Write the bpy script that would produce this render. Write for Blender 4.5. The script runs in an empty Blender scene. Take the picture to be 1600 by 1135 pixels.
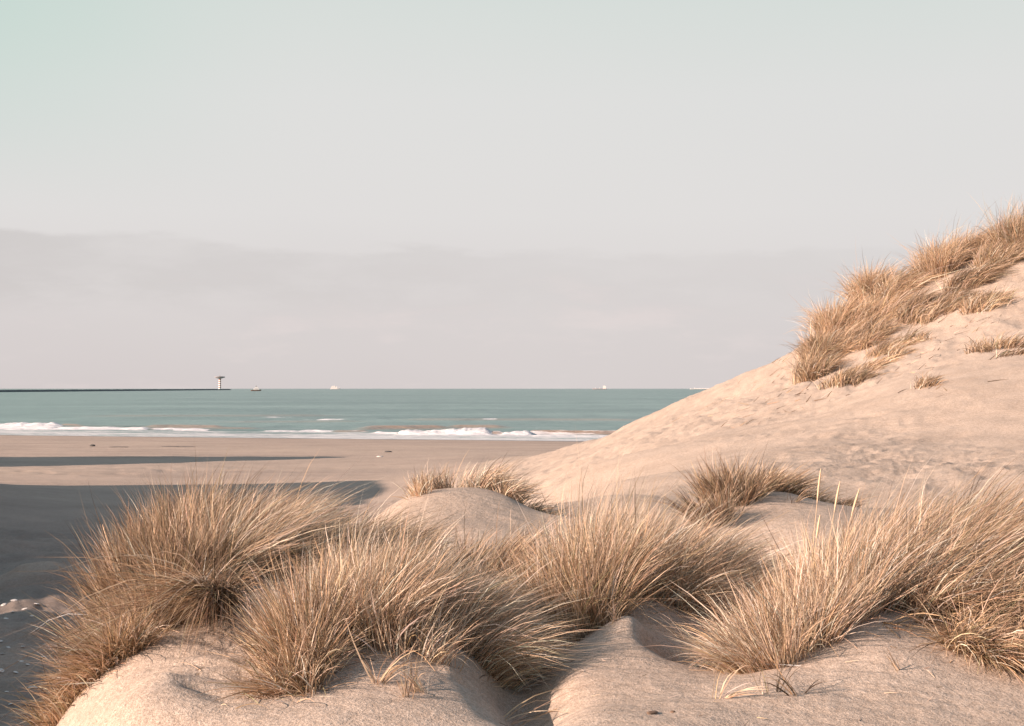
import bpy, math, random
import numpy as np
from mathutils import Vector

SC = bpy.context.scene
COL = SC.collection
R = math.radians
rng = np.random.default_rng(7)
random.seed(7)

F = 2222.0            # focal length in photograph pixels (1600 wide)
CAMZ = 4.3            # eye height above the sea
HZ = 607.5            # horizon row

# ------------------------------------------------------------------ camera
cam = bpy.data.cameras.new('camera')
cam.sensor_width = 36.0
cam.lens = 36.0 * F / 1600.0
cam.clip_start = 0.1
cam.clip_end = 120000.0
cam_o = bpy.data.objects.new('camera', cam)
COL.objects.link(cam_o)
cam_o.location = (0, 0, CAMZ)
cam_o.rotation_euler = (R(90) + math.atan(40.0 / F), 0, 0)
SC.camera = cam_o

# ------------------------------------------------------------------ light
SUN_EL = 21.0         # degrees above the horizon
SUN_AZ = 24.0         # light travels towards (+cos, +sin) of this, i.e. from the left and a little behind
EXPOSURE = 0.95
SC.view_settings.view_transform = 'Standard'
SC.view_settings.look = 'None'
SC.view_settings.gamma = 1.0
SC.view_settings.use_curve_mapping = False
SC.view_settings.exposure = EXPOSURE
ca, sa = math.cos(R(SUN_AZ)), math.sin(R(SUN_AZ))
ce, se = math.cos(R(SUN_EL)), math.sin(R(SUN_EL))
sl = bpy.data.lights.new('sun', 'SUN')
sl.energy = 5.0
sl.angle = R(0.6)
sl.color = (1.0, 0.76, 0.63)
so = bpy.data.objects.new('sun', sl)
COL.objects.link(so)
so.rotation_euler = Vector((ca * ce, sa * ce, -se)).to_track_quat('-Z', 'Y').to_euler()
so.location = (-30, -10, 30)


class NT:
    """small helper to write node trees"""
    def __init__(s, tree):
        s.t = tree
        tree.nodes.clear()

    def n(s, kind, **kw):
        nd = s.t.nodes.new(kind)
        for k, v in kw.items():
            if k.startswith('i_'):
                key = k[2:]
                key = int(key) if key.isdigit() else key.replace('_', ' ')
                s.set(nd.inputs[key], v)
            else:
                setattr(nd, k, v)
        return nd

    def set(s, sock, v):
        if isinstance(v, bpy.types.NodeSocket):
            s.t.links.new(v, sock)
        else:
            sock.default_value = v

    def math(s, op, a, b=None, clamp=False):
        nd = s.n('ShaderNodeMath', operation=op, use_clamp=clamp)
        s.set(nd.inputs[0], a)
        if b is not None:
            s.set(nd.inputs[1], b)
        return nd.outputs[0]

    def mix(s, f, a, b, blend='MIX'):
        nd = s.n('ShaderNodeMix', data_type='RGBA', blend_type=blend)
        s.set(nd.inputs[0], f)
        s.set(nd.inputs[6], a)
        s.set(nd.inputs[7], b)
        return nd.outputs[2]

    def ramp(s, f, stops, interp='LINEAR'):
        nd = s.n('ShaderNodeValToRGB')
        cr = nd.color_ramp
        cr.interpolation = interp
        while len(cr.elements) < len(stops):
            cr.elements.new(0.5)
        for e, (p, c) in zip(cr.elements, stops):
            e.position = p
            e.color = c if len(c) == 4 else (*c, 1)
        s.set(nd.inputs[0], f)
        return nd.outputs[0]

    def smooth(s, v, a, b, lo=0.0, hi=1.0):
        nd = s.n('ShaderNodeMapRange', interpolation_type='SMOOTHSTEP')
        s.set(nd.inputs[0], v)
        for i, q in enumerate((a, b, lo, hi)):
            s.set(nd.inputs[i + 1], q)
        return nd.outputs[0]

    def noise(s, vec, scale, detail=3.0, rough=0.5, mscale=None, dist=0.0):
        if mscale is not None:
            mp = s.n('ShaderNodeMapping')
            s.set(mp.inputs[0], vec)
            mp.inputs[3].default_value = mscale
            vec = mp.outputs[0]
        nd = s.n('ShaderNodeTexNoise')
        s.set(nd.inputs['Vector'], vec)
        nd.inputs['Scale'].default_value = scale
        nd.inputs['Detail'].default_value = detail
        nd.inputs['Roughness'].default_value = rough
        nd.inputs['Distortion'].default_value = dist
        return nd.outputs[0]


# sky: Nishita overhead, thickening to the pale milky air and thin low cloud banks of the photograph near the horizon
W = bpy.data.worlds.new('World')
SC.world = W
W.use_nodes = True
w = NT(W.node_tree)
sky = w.n('ShaderNodeTexSky', sky_type='NISHITA', sun_disc=False)
sky.sun_elevation = R(SUN_EL)
sky.sun_rotation = math.atan2(-ca, -sa)
sky.air_density = 1.0
sky.dust_density = 2.0
tc = w.n('ShaderNodeTexCoord')
sep = w.n('ShaderNodeSeparateXYZ', i_0=tc.outputs['Generated'])
el = sep.outputs[2]
SKY = 1.0 / 2 ** EXPOSURE
def lin(r, g, b):
    f = lambda c: (c / 255 / 12.92) if c / 255 <= 0.04045 else ((c / 255 + 0.055) / 1.055) ** 2.4
    return (f(r) * SKY, f(g) * SKY, f(b) * SKY)
haze_col = w.ramp(w.math('MAXIMUM', el, 0.0), [
    (0.0, lin(212, 203, 202)), (0.045, lin(215, 208, 207)), (0.085, lin(220, 215, 214)),
    (0.12, lin(223, 220, 219)), (0.20, lin(220, 221, 220)), (0.27, lin(210, 219, 215)),
    (0.45, lin(152, 178, 190)), (1.0, lin(86, 122, 150))])
# thin cloud banks
nz = w.noise(tc.outputs['Generated'], 6.0, 6.0, 0.6, mscale=(1.0, 1.0, 4.5))
nz2 = w.noise(tc.outputs['Generated'], 9.0, 6.0, 0.62, mscale=(1.0, 1.0, 3.6))
wob = w.math('MULTIPLY', w.math('SUBTRACT', nz, 0.5), 0.05)
# the bank's upper edge sinks a little to the right
edge = w.math('ADD', w.math('ADD', el, wob), w.math('MULTIPLY', sep.outputs[0], 0.012))
top = w.smooth(edge, 0.101, 0.093)
bot = w.smooth(w.math('ADD', el, w.math('MULTIPLY', w.math('SUBTRACT', nz2, 0.5), 0.06)), 0.045, 0.075)
bank = w.math('MULTIPLY', w.math('MULTIPLY', top, bot), w.smooth(nz2, 0.25, 0.65, 0.35, 1.0))
leftish = w.smooth(sep.outputs[0], 0.10, -0.45, 0.40, 1.0)
bankf = w.math('MULTIPLY', w.math('MULTIPLY', bank, leftish), 0.62)
c1 = w.mix(bankf, haze_col, (*lin(194, 189, 188), 1))
wisp = w.math('MULTIPLY', w.math('MULTIPLY', w.smooth(nz2, 0.50, 0.72), w.smooth(el, 0.10, 0.05)), 0.60)
c1 = w.mix(wisp, c1, (*lin(228, 216, 214), 1))
broad = w.noise(tc.outputs['Generated'], 1.6, 4.0, 0.5, mscale=(1.0, 1.0, 2.5))
mint = w.math('MULTIPLY', w.smooth(sep.outputs[0], -0.12, -0.38), w.smooth(el, 0.10, 0.26))
c1 = w.mix(w.math('MULTIPLY', mint, 0.75), c1, (*lin(186, 214, 204), 1))
c1 = w.mix(w.smooth(broad, 0.35, 0.7, 0.0, 0.22), c1, (*lin(232, 229, 226), 1))
nish = w.mix(1.0, sky.outputs[0], (0.10, 0.10, 0.10, 1), 'MULTIPLY')
final = w.mix(w.smooth(el, 0.22, 0.75, 0.0, 0.65), c1, nish)
bg = w.n('ShaderNodeBackground', i_Color=final, i_Strength=1.0)
wo = w.n('ShaderNodeOutputWorld')
w.t.links.new(bg.outputs[0], wo.inputs[0])


# ------------------------------------------------------------------ numpy noise
def _hash(ix, iy, seed):
    h = (ix.astype(np.int64) * 374761393 + iy.astype(np.int64) * 668265263 + seed * 1442695041) & 0xffffffff
    h = ((h ^ (h >> 13)) * 1274126177) & 0xffffffff
    h = h ^ (h >> 16)
    return (h & 0xffff) / 65535.0

def vnoise(x, y, seed=0):
    ix, iy = np.floor(x), np.floor(y)
    fx, fy = x - ix, y - iy
    fx = fx * fx * fx * (fx * (fx * 6 - 15) + 10)
    fy = fy * fy * fy * (fy * (fy * 6 - 15) + 10)
    a, b = _hash(ix, iy, seed), _hash(ix + 1, iy, seed)
    c, d = _hash(ix, iy + 1, seed), _hash(ix + 1, iy + 1, seed)
    return (a + (b - a) * fx) * (1 - fy) + (c + (d - c) * fx) * fy - 0.5

def fbm(x, y, seed=0, octv=4, gain=0.5):
    s, amp = 0, 1.0
    for o in range(octv):
        s = s + amp * vnoise(x + 17.3 * o, y - 9.1 * o, seed + o)
        x, y = x * 2.03, y * 2.03
        amp *= gain
    return s

def sstep(v, a, b):
    t = np.clip((v - a) / (b - a), 0, 1)
    return t * t * (3 - 2 * t)

# ------------------------------------------------------------------ terrain
def shore_y(x):
    return 117.2 - 0.365 * np.minimum(x, 40) + 2.0 * np.sin(x * 0.045 + 0.6)

def beach(x, y):
    s = shore_y(x) - y
    return np.where(s > 0, -4.3 + 0.9 * (1 - np.exp(-np.maximum(s, 0) / 30.0)), -4.3 + np.maximum(s, -60) * 0.03)

C = []                                   # terrain control points: (azimuth, ln distance, height below/above the eye)
def P(u, v, d):
    C.append((math.atan((u - 800) / F), math.log(d), -(v - HZ) / F * d))
def Z(u, d, z):
    C.append((math.atan((u - 800) / F), math.log(d), z))

# left mound
for a in [(200, 1135, 5.3), (300, 1080, 5.7), (400, 1060, 5.85), (400, 1135, 5.3), (300, 1020, 6.25), (135, 1092, 6.2),
          (200, 1045, 6.45), (300, 975, 6.9), (380, 935, 7.3), (450, 905, 7.7), (190, 1135, 5.35), (330, 1135, 5.3), (240, 1100, 5.6)]:
    P(*a)
for a in [(60, 5.3, -1.72), (0, 5, -1.9), (0, 6.5, -2.3), (0, 8, -2.5), (0, 11, -3.2), (60, 7.2, -1.85), (160, 8.3, -1.5), (190, 7.6, -1.25), (250, 8.6, -1.10), (350, 8.8, -0.98),
          (100, 10, -2.9), (250, 11, -2.5), (400, 11.5, -2.3), (400, 9.8, -1.3), (500, 9.8, -1.25), (520, 12.5, -1.9), (450, 8.3, -1.02), (520, 8.6, -1.08)]:
    Z(*a)
# middle mound and the hollow beside it
for a in [(440, 1040, 6.1), (420, 990, 6.6), (480, 1105, 5.5), (560, 1045, 5.85), (560, 1135, 5.2), (640, 1075, 5.65), (650, 1015, 6.1),
          (700, 1020, 6.2), (760, 1058, 6.1), (680, 1135, 5.2), (730, 1100, 5.6), (500, 1020, 6.2), (490, 950, 6.9)]:
    P(*a)
for a in [(600, 6.8, -1.12), (700, 6.9, -1.2), (600, 7.8, -1.12), (700, 7.8, -1.18), (780, 7.0, -1.36)]:
    Z(*a)
for a in [(815, 1135, 5.5), (810, 1100, 6.0), (825, 1060, 6.6), (850, 1030, 7.0)]:
    P(a[0], a[1] + 6, a[2])
# centre mound
for a in [(865, 1080, 5.95), (900, 1022, 6.6), (940, 970, 7.1), (1000, 940, 7.35), (1050, 955, 7.4), (1100, 985, 7.35), (960, 1060, 6.1),
          (1000, 1008, 6.55), (1000, 1135, 5.35), (880, 1135, 5.35), (1100, 1135, 5.3), (1080, 1090, 5.8)]:
    P(*a)
for a in [(1110, 1050, 6.5), (1070, 1030, 6.7)]:
    P(a[0], a[1] + 14, a[2])
# right mound
for a in [(1200, 1060, 6.1), (1250, 1030, 6.2), (1340, 980, 6.55), (1420, 958, 6.8), (1500, 975, 6.75), (1560, 1000, 6.6), (1640, 1020, 6.5),
          (1200, 1135, 5.3), (1400, 1135, 5.3), (1620, 1135, 5.3), (1400, 1055, 5.8), (1550, 1075, 5.75), (1150, 1090, 5.8), (1300, 1080, 5.7)]:
    P(*a)
for a in [(1000, 8.6, -1.2), (1100, 8.6, -1.22), (900, 8.6, -1.2), (1250, 8.0, -1.15), (1400, 8.2, -1.0), (1550, 8.2, -1.0), (1700, 8.2, -1.0),
          (1300, 9.5, -1.2), (1500, 9.8, -1.1), (1700, 10, -1.1)]:
    Z(*a)
# back mound with the crest of grass (left) and its valley
for a in [(750, 763, 11.6), (690, 774, 11.6), (630, 792, 11.5), (590, 806, 11.4), (640, 830, 10.4), (700, 835, 10.1), (750, 850, 9.8), (810, 772, 11.6), (865, 792, 11.6), (820, 820, 10.6), (870, 830, 10.4),
          (700, 890, 9.0), (780, 900, 9.0), (905, 815, 12.0), (860, 865, 9.6), (950, 775, 14.0), (880, 790, 13.0)]:
    P(*a)
for a in [(760, 13, -1.2), (760, 16, -1.9), (660, 13.2, -1.5), (650, 16, -2.5), (850, 17, -1.6), (560, 11.5, -1.25), (600, 20, -3.1), (700, 22, -2.75),
          (800, 24, -2.3), (500, 15, -2.9), (400, 16, -3.2)]:
    Z(*a)
# back mound on the right
for a in [(1210, 765, 11.8), (1140, 805, 11.3), (1280, 790, 11.8), (1200, 830, 10.4), (1130, 850, 10.4), (1190, 885, 9.2), (1060, 830, 10.6)]:
    P(*a)
for a in [(1210, 13.6, -1.3), (1300, 13.2, -1.18), (1100, 13, -1.2)]:
    Z(*a)
# big dune
for a in [(1600, 780, 14.5), (1400, 745, 16), (1600, 700, 18.5), (1400, 680, 20.5), (1200, 705, 19.5), (1050, 742, 18), (950, 757, 17.5),
          (900, 740, 24), (850, 740, 30), (800, 736, 40), (750, 735, 50), (700, 735, 60), (1000, 700, 28), (900, 710, 38), (850, 711, 47),
          (800, 712, 60), (760, 711, 72), (1100, 645, 32), (1000, 664, 43), (1050, 637, 42), (950, 688, 51), (1200, 625, 29), (1200, 572, 39),
          (1150, 591, 40), (1240, 552, 38), (1300, 562, 33), (1300, 512, 37.5), (1360, 455, 37), (1400, 510, 33), (1430, 445, 36.5),
          (1400, 600, 25), (1480, 408, 36), (1500, 520, 30), (1560, 395, 35.5), (1600, 520, 28), (1600, 372, 36), (1700, 340, 36),
          (1700, 500, 28), (1500, 600, 23), (1600, 620, 21.5), (1720, 640, 20), (1900, 420, 32), (1900, 620, 20), (1750, 740, 15), (1100, 608, 41), (1300, 640, 25)]:
    P(*a)
for a in [(1600, 46, 2.2), (1400, 48, 0.3), (1200, 51, -1.2), (1050, 55, -2.6), (950, 64, -3.5), (1900, 45, 3.0), (1600, 60, 0), (1300, 65, -2.5),
          (1100, 70, -3.6), (1900, 65, -0.5), (1600, 80, -3.2)]:
    Z(*a)
# beach seen on the left, and far away
for u in (-700, -400, -150, 0, 150, 300, 450, 560):
    for d in (15, 21, 30, 42, 60, 85):
        if u > 250 and d < 18: continue
        th = math.atan((u - 800) / F)
        C.append((th, math.log(d), float(beach(np.array(d * math.tan(th)), np.array(float(d))))))
for u, ds in ((640, (30, 45, 75)), (800, (85,)), (950, (85,)), (1100, (90,)), (1300, (95,)), (1600, (105,)), (2000, (120,))):
    for d in ds:
        th = math.atan((u - 800) / F)
        C.append((th, math.log(d), float(beach(np.array(d * math.tan(th)), np.array(float(d))))))
# near the camera, to the sides and behind
for u in (-300, 200, 800, 1400, 1900):
    for d in (1.5, 3.4):
        Z(u, d, -1.62 if d < 3 else -1.5)
for td in (55, 85, 120, 150, 180, -60, -90, -120, -150):
    for r, zz in ((2.0, -1.65), (6, -1.45), (14, -1.3), (35, 0.5 if td > 0 else -1.0), (90, -1.0)):
        C.append((R(td), math.log(r), zz if not (td in (-60, -90) and 5 < r < 20) else -2.3))

C = np.array(C)
CTH, CLR = C[:, 0], C[:, 1]
SCALE_T = 1.0

def cart(th, r):          # r is the distance along the view axis for forward azimuths, so pixel rows match
    lim = R(70)
    tt = np.clip(th, -lim, lim)
    k = 1 / np.cos(tt)
    return r * k * np.sin(th), r * k * np.cos(th)

def polar(x, y):
    th = np.arctan2(x, y)
    tt = np.clip(th, -R(70), R(70))
    r = np.hypot(x, y) * np.cos(tt)
    return th, r

cx_, cy_ = cart(CTH, np.exp(CLR))
res = C[:, 2] - beach(cx_, cy_)
EPS = 0.035
def kern(dt, dl):
    return np.sqrt(dt * dt + dl * dl + EPS * EPS)
A = kern(CTH[:, None] - CTH[None], CLR[:, None] - CLR[None])
A[np.diag_indices(len(C))] += 0.004      # a little smoothing
A[np.diag_indices(len(C))] -= 0.008
COEF = np.linalg.lstsq(np.block([[A, np.ones((len(C), 1))], [np.ones((1, len(C))), np.zeros((1, 1))]]), np.append(res, 0), rcond=None)[0]

def rbf(th, lr):
    out = np.full(th.shape, COEF[-1])
    for i in range(len(C)):
        out += COEF[i] * kern(th - CTH[i], lr - CLR[i])
    return out

SUNV = (-ca, -sa)
def dune(x, y, x0, y0, sx, sy, h, rot=0.0, p=1.0):
    c, s = math.cos(rot), math.sin(rot)
    dx, dy = x - x0, y - y0
    a, b = (c * dx + s * dy) / sx, (-s * dx + c * dy) / sy
    return h * np.exp(-(a * a + b * b) ** p)

RIDGE = np.array([(-14.0, 4.0, 4.2, 3.6), (-15.2, 9.0, 5.7, 3.8), (-16.6, 14.2, 6.3, 4.0), (-18.0, 20.0, 7.2, 4.3), (-21.0, 30.0, 8.6, 4.7), (-25.0, 43.5, 10.3, 4.9)])
def ridge_h(x, y):
    """a long dune left of the view, running away from the camera, its crest notched in two places"""
    out = np.zeros_like(x)
    for i in range(len(RIDGE) - 1):
        a, b = RIDGE[i], RIDGE[i + 1]
        ux, uy = b[0] - a[0], b[1] - a[1]
        t = np.clip(((x - a[0]) * ux + (y - a[1]) * uy) / (ux * ux + uy * uy), 0, 1)
        d2 = (x - a[0] - t * ux) ** 2 + (y - a[1] - t * uy) ** 2
        sg = a[3] + (b[3] - a[3]) * t
        out = np.maximum(out, (a[2] + (b[2] - a[2]) * t) * np.exp(-d2 / sg ** 2))
    q = -sa * x + ca * y                     # unseen gaps cut along the sun's path to throw light flecks
    notch = np.minimum(0.86 * np.exp(-((q - 23.1) / 0.52) ** 2) + 0.80 * np.exp(-((q - 19.9) / 0.38) ** 2) + 0.80 * np.exp(-((q - 18.7) / 0.26) ** 2), 0.88)
    return out * (1 - notch) * 0.83

def pix(u, d):
    return (u - 800) / F * d

def dents(x, y, r, z):
    """wind scoops, footprints and ridges in the foreground sand"""
    near = r < 14
    def g(u, d, ru, rd, h, rot=0.0):
        nonlocal z
        z = z + dune(x, y, pix(u, d), d, ru, rd, h, rot)
    # deep hollow right of the centre mound's lip
    z = z + dune(x, y, pix(1078, 6.50), 6.50, 0.19, 0.19, -0.30, 0.2, 1.7)
    g(1128, 6.45, 0.15, 0.20, -0.07)
    g(985, 6.66, 0.12, 0.24, 0.08, 0.3)
    # valley between middle and centre mound
    g(818, 5.9, 0.15, 0.75, -0.15, 0.06)
    # knob on the middle mound with its own little shade
    g(705, 5.75, 0.035, 0.07, 0.03, 0.5)
    g(728, 5.72, 0.06, 0.05, -0.035, 0.4)
    # shaded valley behind, right
    g(1195, 9.6, 0.30, 0.42, -0.42); g(1120, 9.9, 0.25, 0.5, 0.06)
    g(1100, 9.7, 0.25, 0.5, -0.05)
    # lee of the back mound
    g(905, 12.4, 0.34, 0.9, -0.52, -0.25)
    g(800, 10.6, 0.10, 0.05, 0.02, -0.3)
    g(860, 10.3, 0.16, 0.04, 0.025, -0.2)
    g(712, 9.8, 0.06, 0.04, -0.02, 0.0)
    # scalloped wind marks and prints on the left mound
    for (u, d, a, b, h) in [(330, 6.1, .07, .03, -.028), (375, 6.0, .08, .025, -.026), (345, 5.92, .09, .025, -.024), (400, 5.8, .07, .03, -.026),
                            (310, 5.75, .09, .022, -.025), (330, 5.6, .08, .025, -.024), (388, 5.62, .06, .025, -.022), (285, 5.9, .06, .02, -.016),
                            (320, 5.42, .10, .03, -.028), (395, 5.4, .08, .03, -.022), (250, 5.5, .10, .05, .02), (355, 6.25, .06, .02, -.018),
                            (395, 6.15, .05, .02, -.018), (345, 5.33, .07, .02, -.02), (180, 5.75, .12, .06, .02), (130, 5.5, .12, .07, -.03)]:
        g(u, d, a, b, h * 1.45, -0.15)
    return z

def height(x, y):
    x = np.asarray(x, float); y = np.asarray(y, float)
    th, r = polar(x, y)
    lr = np.log(np.maximum(r, 0.8))
    rr = rbf(th, lr)
    dist = np.hypot(x, y)
    rr = rr * (1 - sstep(dist, 78, 105))
    z = beach(x, y) + rr
    # dunes to the left of the view (they throw the long shadows on the beach)
    nzl = fbm(x * 0.12, y * 0.12, 41, 3)
    k = 1 + 0.12 * nzl
    big = np.maximum.reduce([ridge_h(x, y), dune(x, y, -36.5, 64.2, 5.4, 5.8, 12.0, 0.4),
        dune(x, y, -17.0, 0.0, 5.0, 6.0, 3.4), dune(x, y, -14.6, 0.8, 4.2, 3.2, 5.9), dune(x, y, -50, 52.0, 12, 16, 8.0), dune(x, y, -45, 20.0, 16, 22, 6.5), dune(x, y, -45, -20.0, 25, 22, 6.0)])  # the steep dune nearest the camera is unseen, added to shade the left mound's foot
    z = z + big * k
    far = sstep(y, 50, 75)
    # general unevenness
    onb = sstep(-3.0 - z, 0.0, 0.35)                       # on the flat beach
    z = z + (1 - onb) * (0.05 * fbm(x * 0.8, y * 0.8, 3, 3) + 0.010 * fbm(x * 4, y * 4, 5, 3))
    z = z + onb * (0.05 * fbm(x * 0.25, y * 0.25, 8, 3) + 0.014 * fbm(x * 1.6, y * 1.6, 9, 3)) * (0.35 + 0.65 * (1 - sstep(y, 85, 110)))
    # tyre marks / disturbed sand on the beach beyond the left tussock
    m = np.exp(-(((x + 16.5) / 6) ** 2 + ((y - 61) / 3.0) ** 2))
    z = z - m * 0.30 * np.clip(fbm(x * 0.5, y * 1.8, 77, 3) * 2 - 0.1, 0, 1)
    # lumps that reach up into the sunlight in the shaded ground on the left
    lm = np.exp(-(((x + 6.6) / 1.6) ** 2 + ((y - 18.8) / 1.6) ** 2))
    z = z + lm * 0.16 * np.clip(0.5 + 2.2 * fbm(x * 1.3, y * 1.1, 21, 3), 0, 1.3)
    z = z + dune(x, y, -7.9, 24.0, 0.95, 1.4, 0.52, 0.2)
    # wind ripples: long low streaks on the big dune's foot
    c, s = math.cos(0.42), math.sin(0.42)
    xr, yr = c * x + s * y, -s * x + c * y
    mask = sstep(x, 0.5, 4.5) * sstep(y, 13.5, 16.5) * (1 - sstep(y, 26, 33)) * (1 - onb)
    patch = np.clip(0.60 + 1.6 * fbm(x * 0.25, y * 0.18, 66, 2), 0.05, 1.2)
    st = 0.45 - 1.6 * np.abs(fbm(xr * 1.7 + vnoise(x, y, 7), yr * 4.0 + 2.0 * vnoise(x * 0.7, y * 0.7, 2), 61, 3))
    z = z + mask * patch * 0.070 * st + mask * 0.03 * fbm(xr * 0.5, yr * 1.2, 63, 2)
    mask2 = sstep(y, 23, 28) * (1 - sstep(y, 50, 60)) * (1 - onb)
    z = z + mask2 * (0.075 * fbm(x * 1.5, y * 0.8, 71, 4, 0.6) + 0.030 * np.clip(fbm(x * 4.5, y * 2.0, 73, 3, 0.6), 0, 1))
    # rough trampled low ground on the left
    m4 = onb * (1 - sstep(y, 30, 44))
    z = z + m4 * (0.13 * fbm(x * 0.9, y * 0.9, 81, 4, 0.6) + 0.045 * fbm(x * 3.2, y * 2.4, 82, 3))
    # fine ripples near
    m3 = (1 - sstep(r, 12, 16)) * (1 - onb)
    z = z + m3 * 0.0036 * fbm(xr * 5.0, yr * 13.0 + 2 * vnoise(x * 2, y * 2, 4), 31, 3)
    z = dents(x, y, r, z)
    return z

HCACHE = {}
def ray(u, v, d0=4.6, d1=90.0, tries=40):
    """first point of the terrain behind pixel (u, v) of the photograph's frame"""
    d = np.exp(np.linspace(math.log(d0), math.log(d1), 700))
    x = (u - 800) / F * d
    zc = -(v - HZ) / F * d
    h = height(x, d)
    below = np.nonzero(h > zc)[0]
    if not len(below) and tries:
        return ray(u, v + 3, d0, d1, tries - 1)
    i = below[0] if len(below) else 350
    return float(x[i]), float(d[i]), float(h[i]) + CAMZ

# ------------------------------------------------------------------ mesh helpers
def mesh_np(name, V, faces_list, smooth=True, attrs=None):
    """faces_list: list of int arrays (n,k)"""
    me = bpy.data.meshes.new(name)
    me.vertices.add(len(V))
    me.vertices.foreach_set('co', np.ascontiguousarray(V, dtype=np.float32).ravel())
    loops = np.concatenate([f.ravel() for f in faces_list]).astype(np.int32)
    tot = np.concatenate([np.full(len(f), f.shape[1]) for f in faces_list]).astype(np.int32)
    start = np.concatenate([[0], np.cumsum(tot)[:-1]]).astype(np.int32)
    me.loops.add(len(loops))
    me.loops.foreach_set('vertex_index', loops)
    me.polygons.add(len(tot))
    me.polygons.foreach_set('loop_start', start)
    me.polygons.foreach_set('loop_total', tot)
    me.polygons.foreach_set('use_smooth', np.full(len(tot), smooth))
    for k, (kind, data) in (attrs or {}).items():
        a = me.attributes.new(k, kind, 'POINT')
        if kind == 'FLOAT':
            a.data.foreach_set('value', np.ascontiguousarray(data, dtype=np.float32).ravel())
        else:
            a.data.foreach_set('color', np.ascontiguousarray(data, dtype=np.float32).ravel())
    me.update(calc_edges=True)
    return me

def link(name, me, mat=None, parent=None, loc=None):
    o = bpy.data.objects.new(name, me)
    COL.objects.link(o)
    if mat is not None:
        me.materials.append(mat)
    if parent is not None:
        o.parent = parent
    if loc is not None:
        o.location = loc
    return o

def empty(name, loc, label, cat, group=None):
    o = bpy.data.objects.new(name, None)
    COL.objects.link(o)
    o.location = loc
    tag(o, label, cat, group)
    return o

def tag(o, label, cat, group=None, kind=None):
    o['label'] = label
    o['category'] = cat
    if group: o['group'] = group
    if kind: o['kind'] = kind

def prims():
    return [], []

def add_box(M, c, s, rot=0.0, taper=1.0):
    V, Fc = M
    b = len(V)
    co, si = math.cos(rot), math.sin(rot)
    for k in (-1, 1):
        t = 1.0 if k < 0 else taper
        for i, j in ((-1, -1), (1, -1), (1, 1), (-1, 1)):
            x, y = i * s[0] / 2 * t, j * s[1] / 2 * t
            V.append((c[0] + co * x - si * y, c[1] + si * x + co * y, c[2] + k * s[2] / 2))
    for f in ((0, 3, 2, 1), (4, 5, 6, 7), (0, 1, 5, 4), (1, 2, 6, 5), (2, 3, 7, 6), (3, 0, 4, 7)):
        Fc.append(tuple(b + q for q in f))

def add_lathe(M, c, prof, n=24):
    V, Fc = M
    b = len(V)
    for (r_, z_) in prof:
        for k in range(n):
            a = 2 * math.pi * k / n
            V.append((c[0] + r_ * math.cos(a), c[1] + r_ * math.sin(a), c[2] + z_))
    for i in range(len(prof) - 1):
        for k in range(n):
            k2 = (k + 1) % n
            Fc.append((b + i * n + k, b + i * n + k2, b + (i + 1) * n + k2, b + (i + 1) * n + k))
    Fc.append(tuple(b + k for k in range(n))[::-1])
    Fc.append(tuple(b + (len(prof) - 1) * n + k for k in range(n)))

def build(name, M, mat, parent=None, smooth=False):
    me = bpy.data.meshes.new(name)
    me.from_pydata(M[0], [], M[1])
    if smooth:
        me.polygons.foreach_set('use_smooth', [True] * len(me.polygons))
    return link(name, me, mat, parent)

# ------------------------------------------------------------------ materials
def mat(name):
    m = bpy.data.materials.new(name)
    m.use_nodes = True
    return m, NT(m.node_tree)

def finish(t, shader):
    o = t.n('ShaderNodeOutputMaterial')
    t.t.links.new(shader, o.inputs[0])

def simple(name, col, rough=0.6, var=0.12, scale=1.0, metal=0.0):
    m, t = mat(name)
    c = t.n('ShaderNodeTexCoord')
    nz = t.noise(c.outputs['Object'], scale, 4.0, 0.6)
    colr = t.mix(t.smooth(nz, 0.3, 0.7), (*[q * (1 - var) for q in col], 1), (*[min(1, q * (1 + var)) for q in col], 1))
    b = t.n('ShaderNodeBsdfPrincipled', i_Base_Color=colr, i_Roughness=rough, i_Metallic=metal)
    finish(t, b.outputs[0])
    return m

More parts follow.
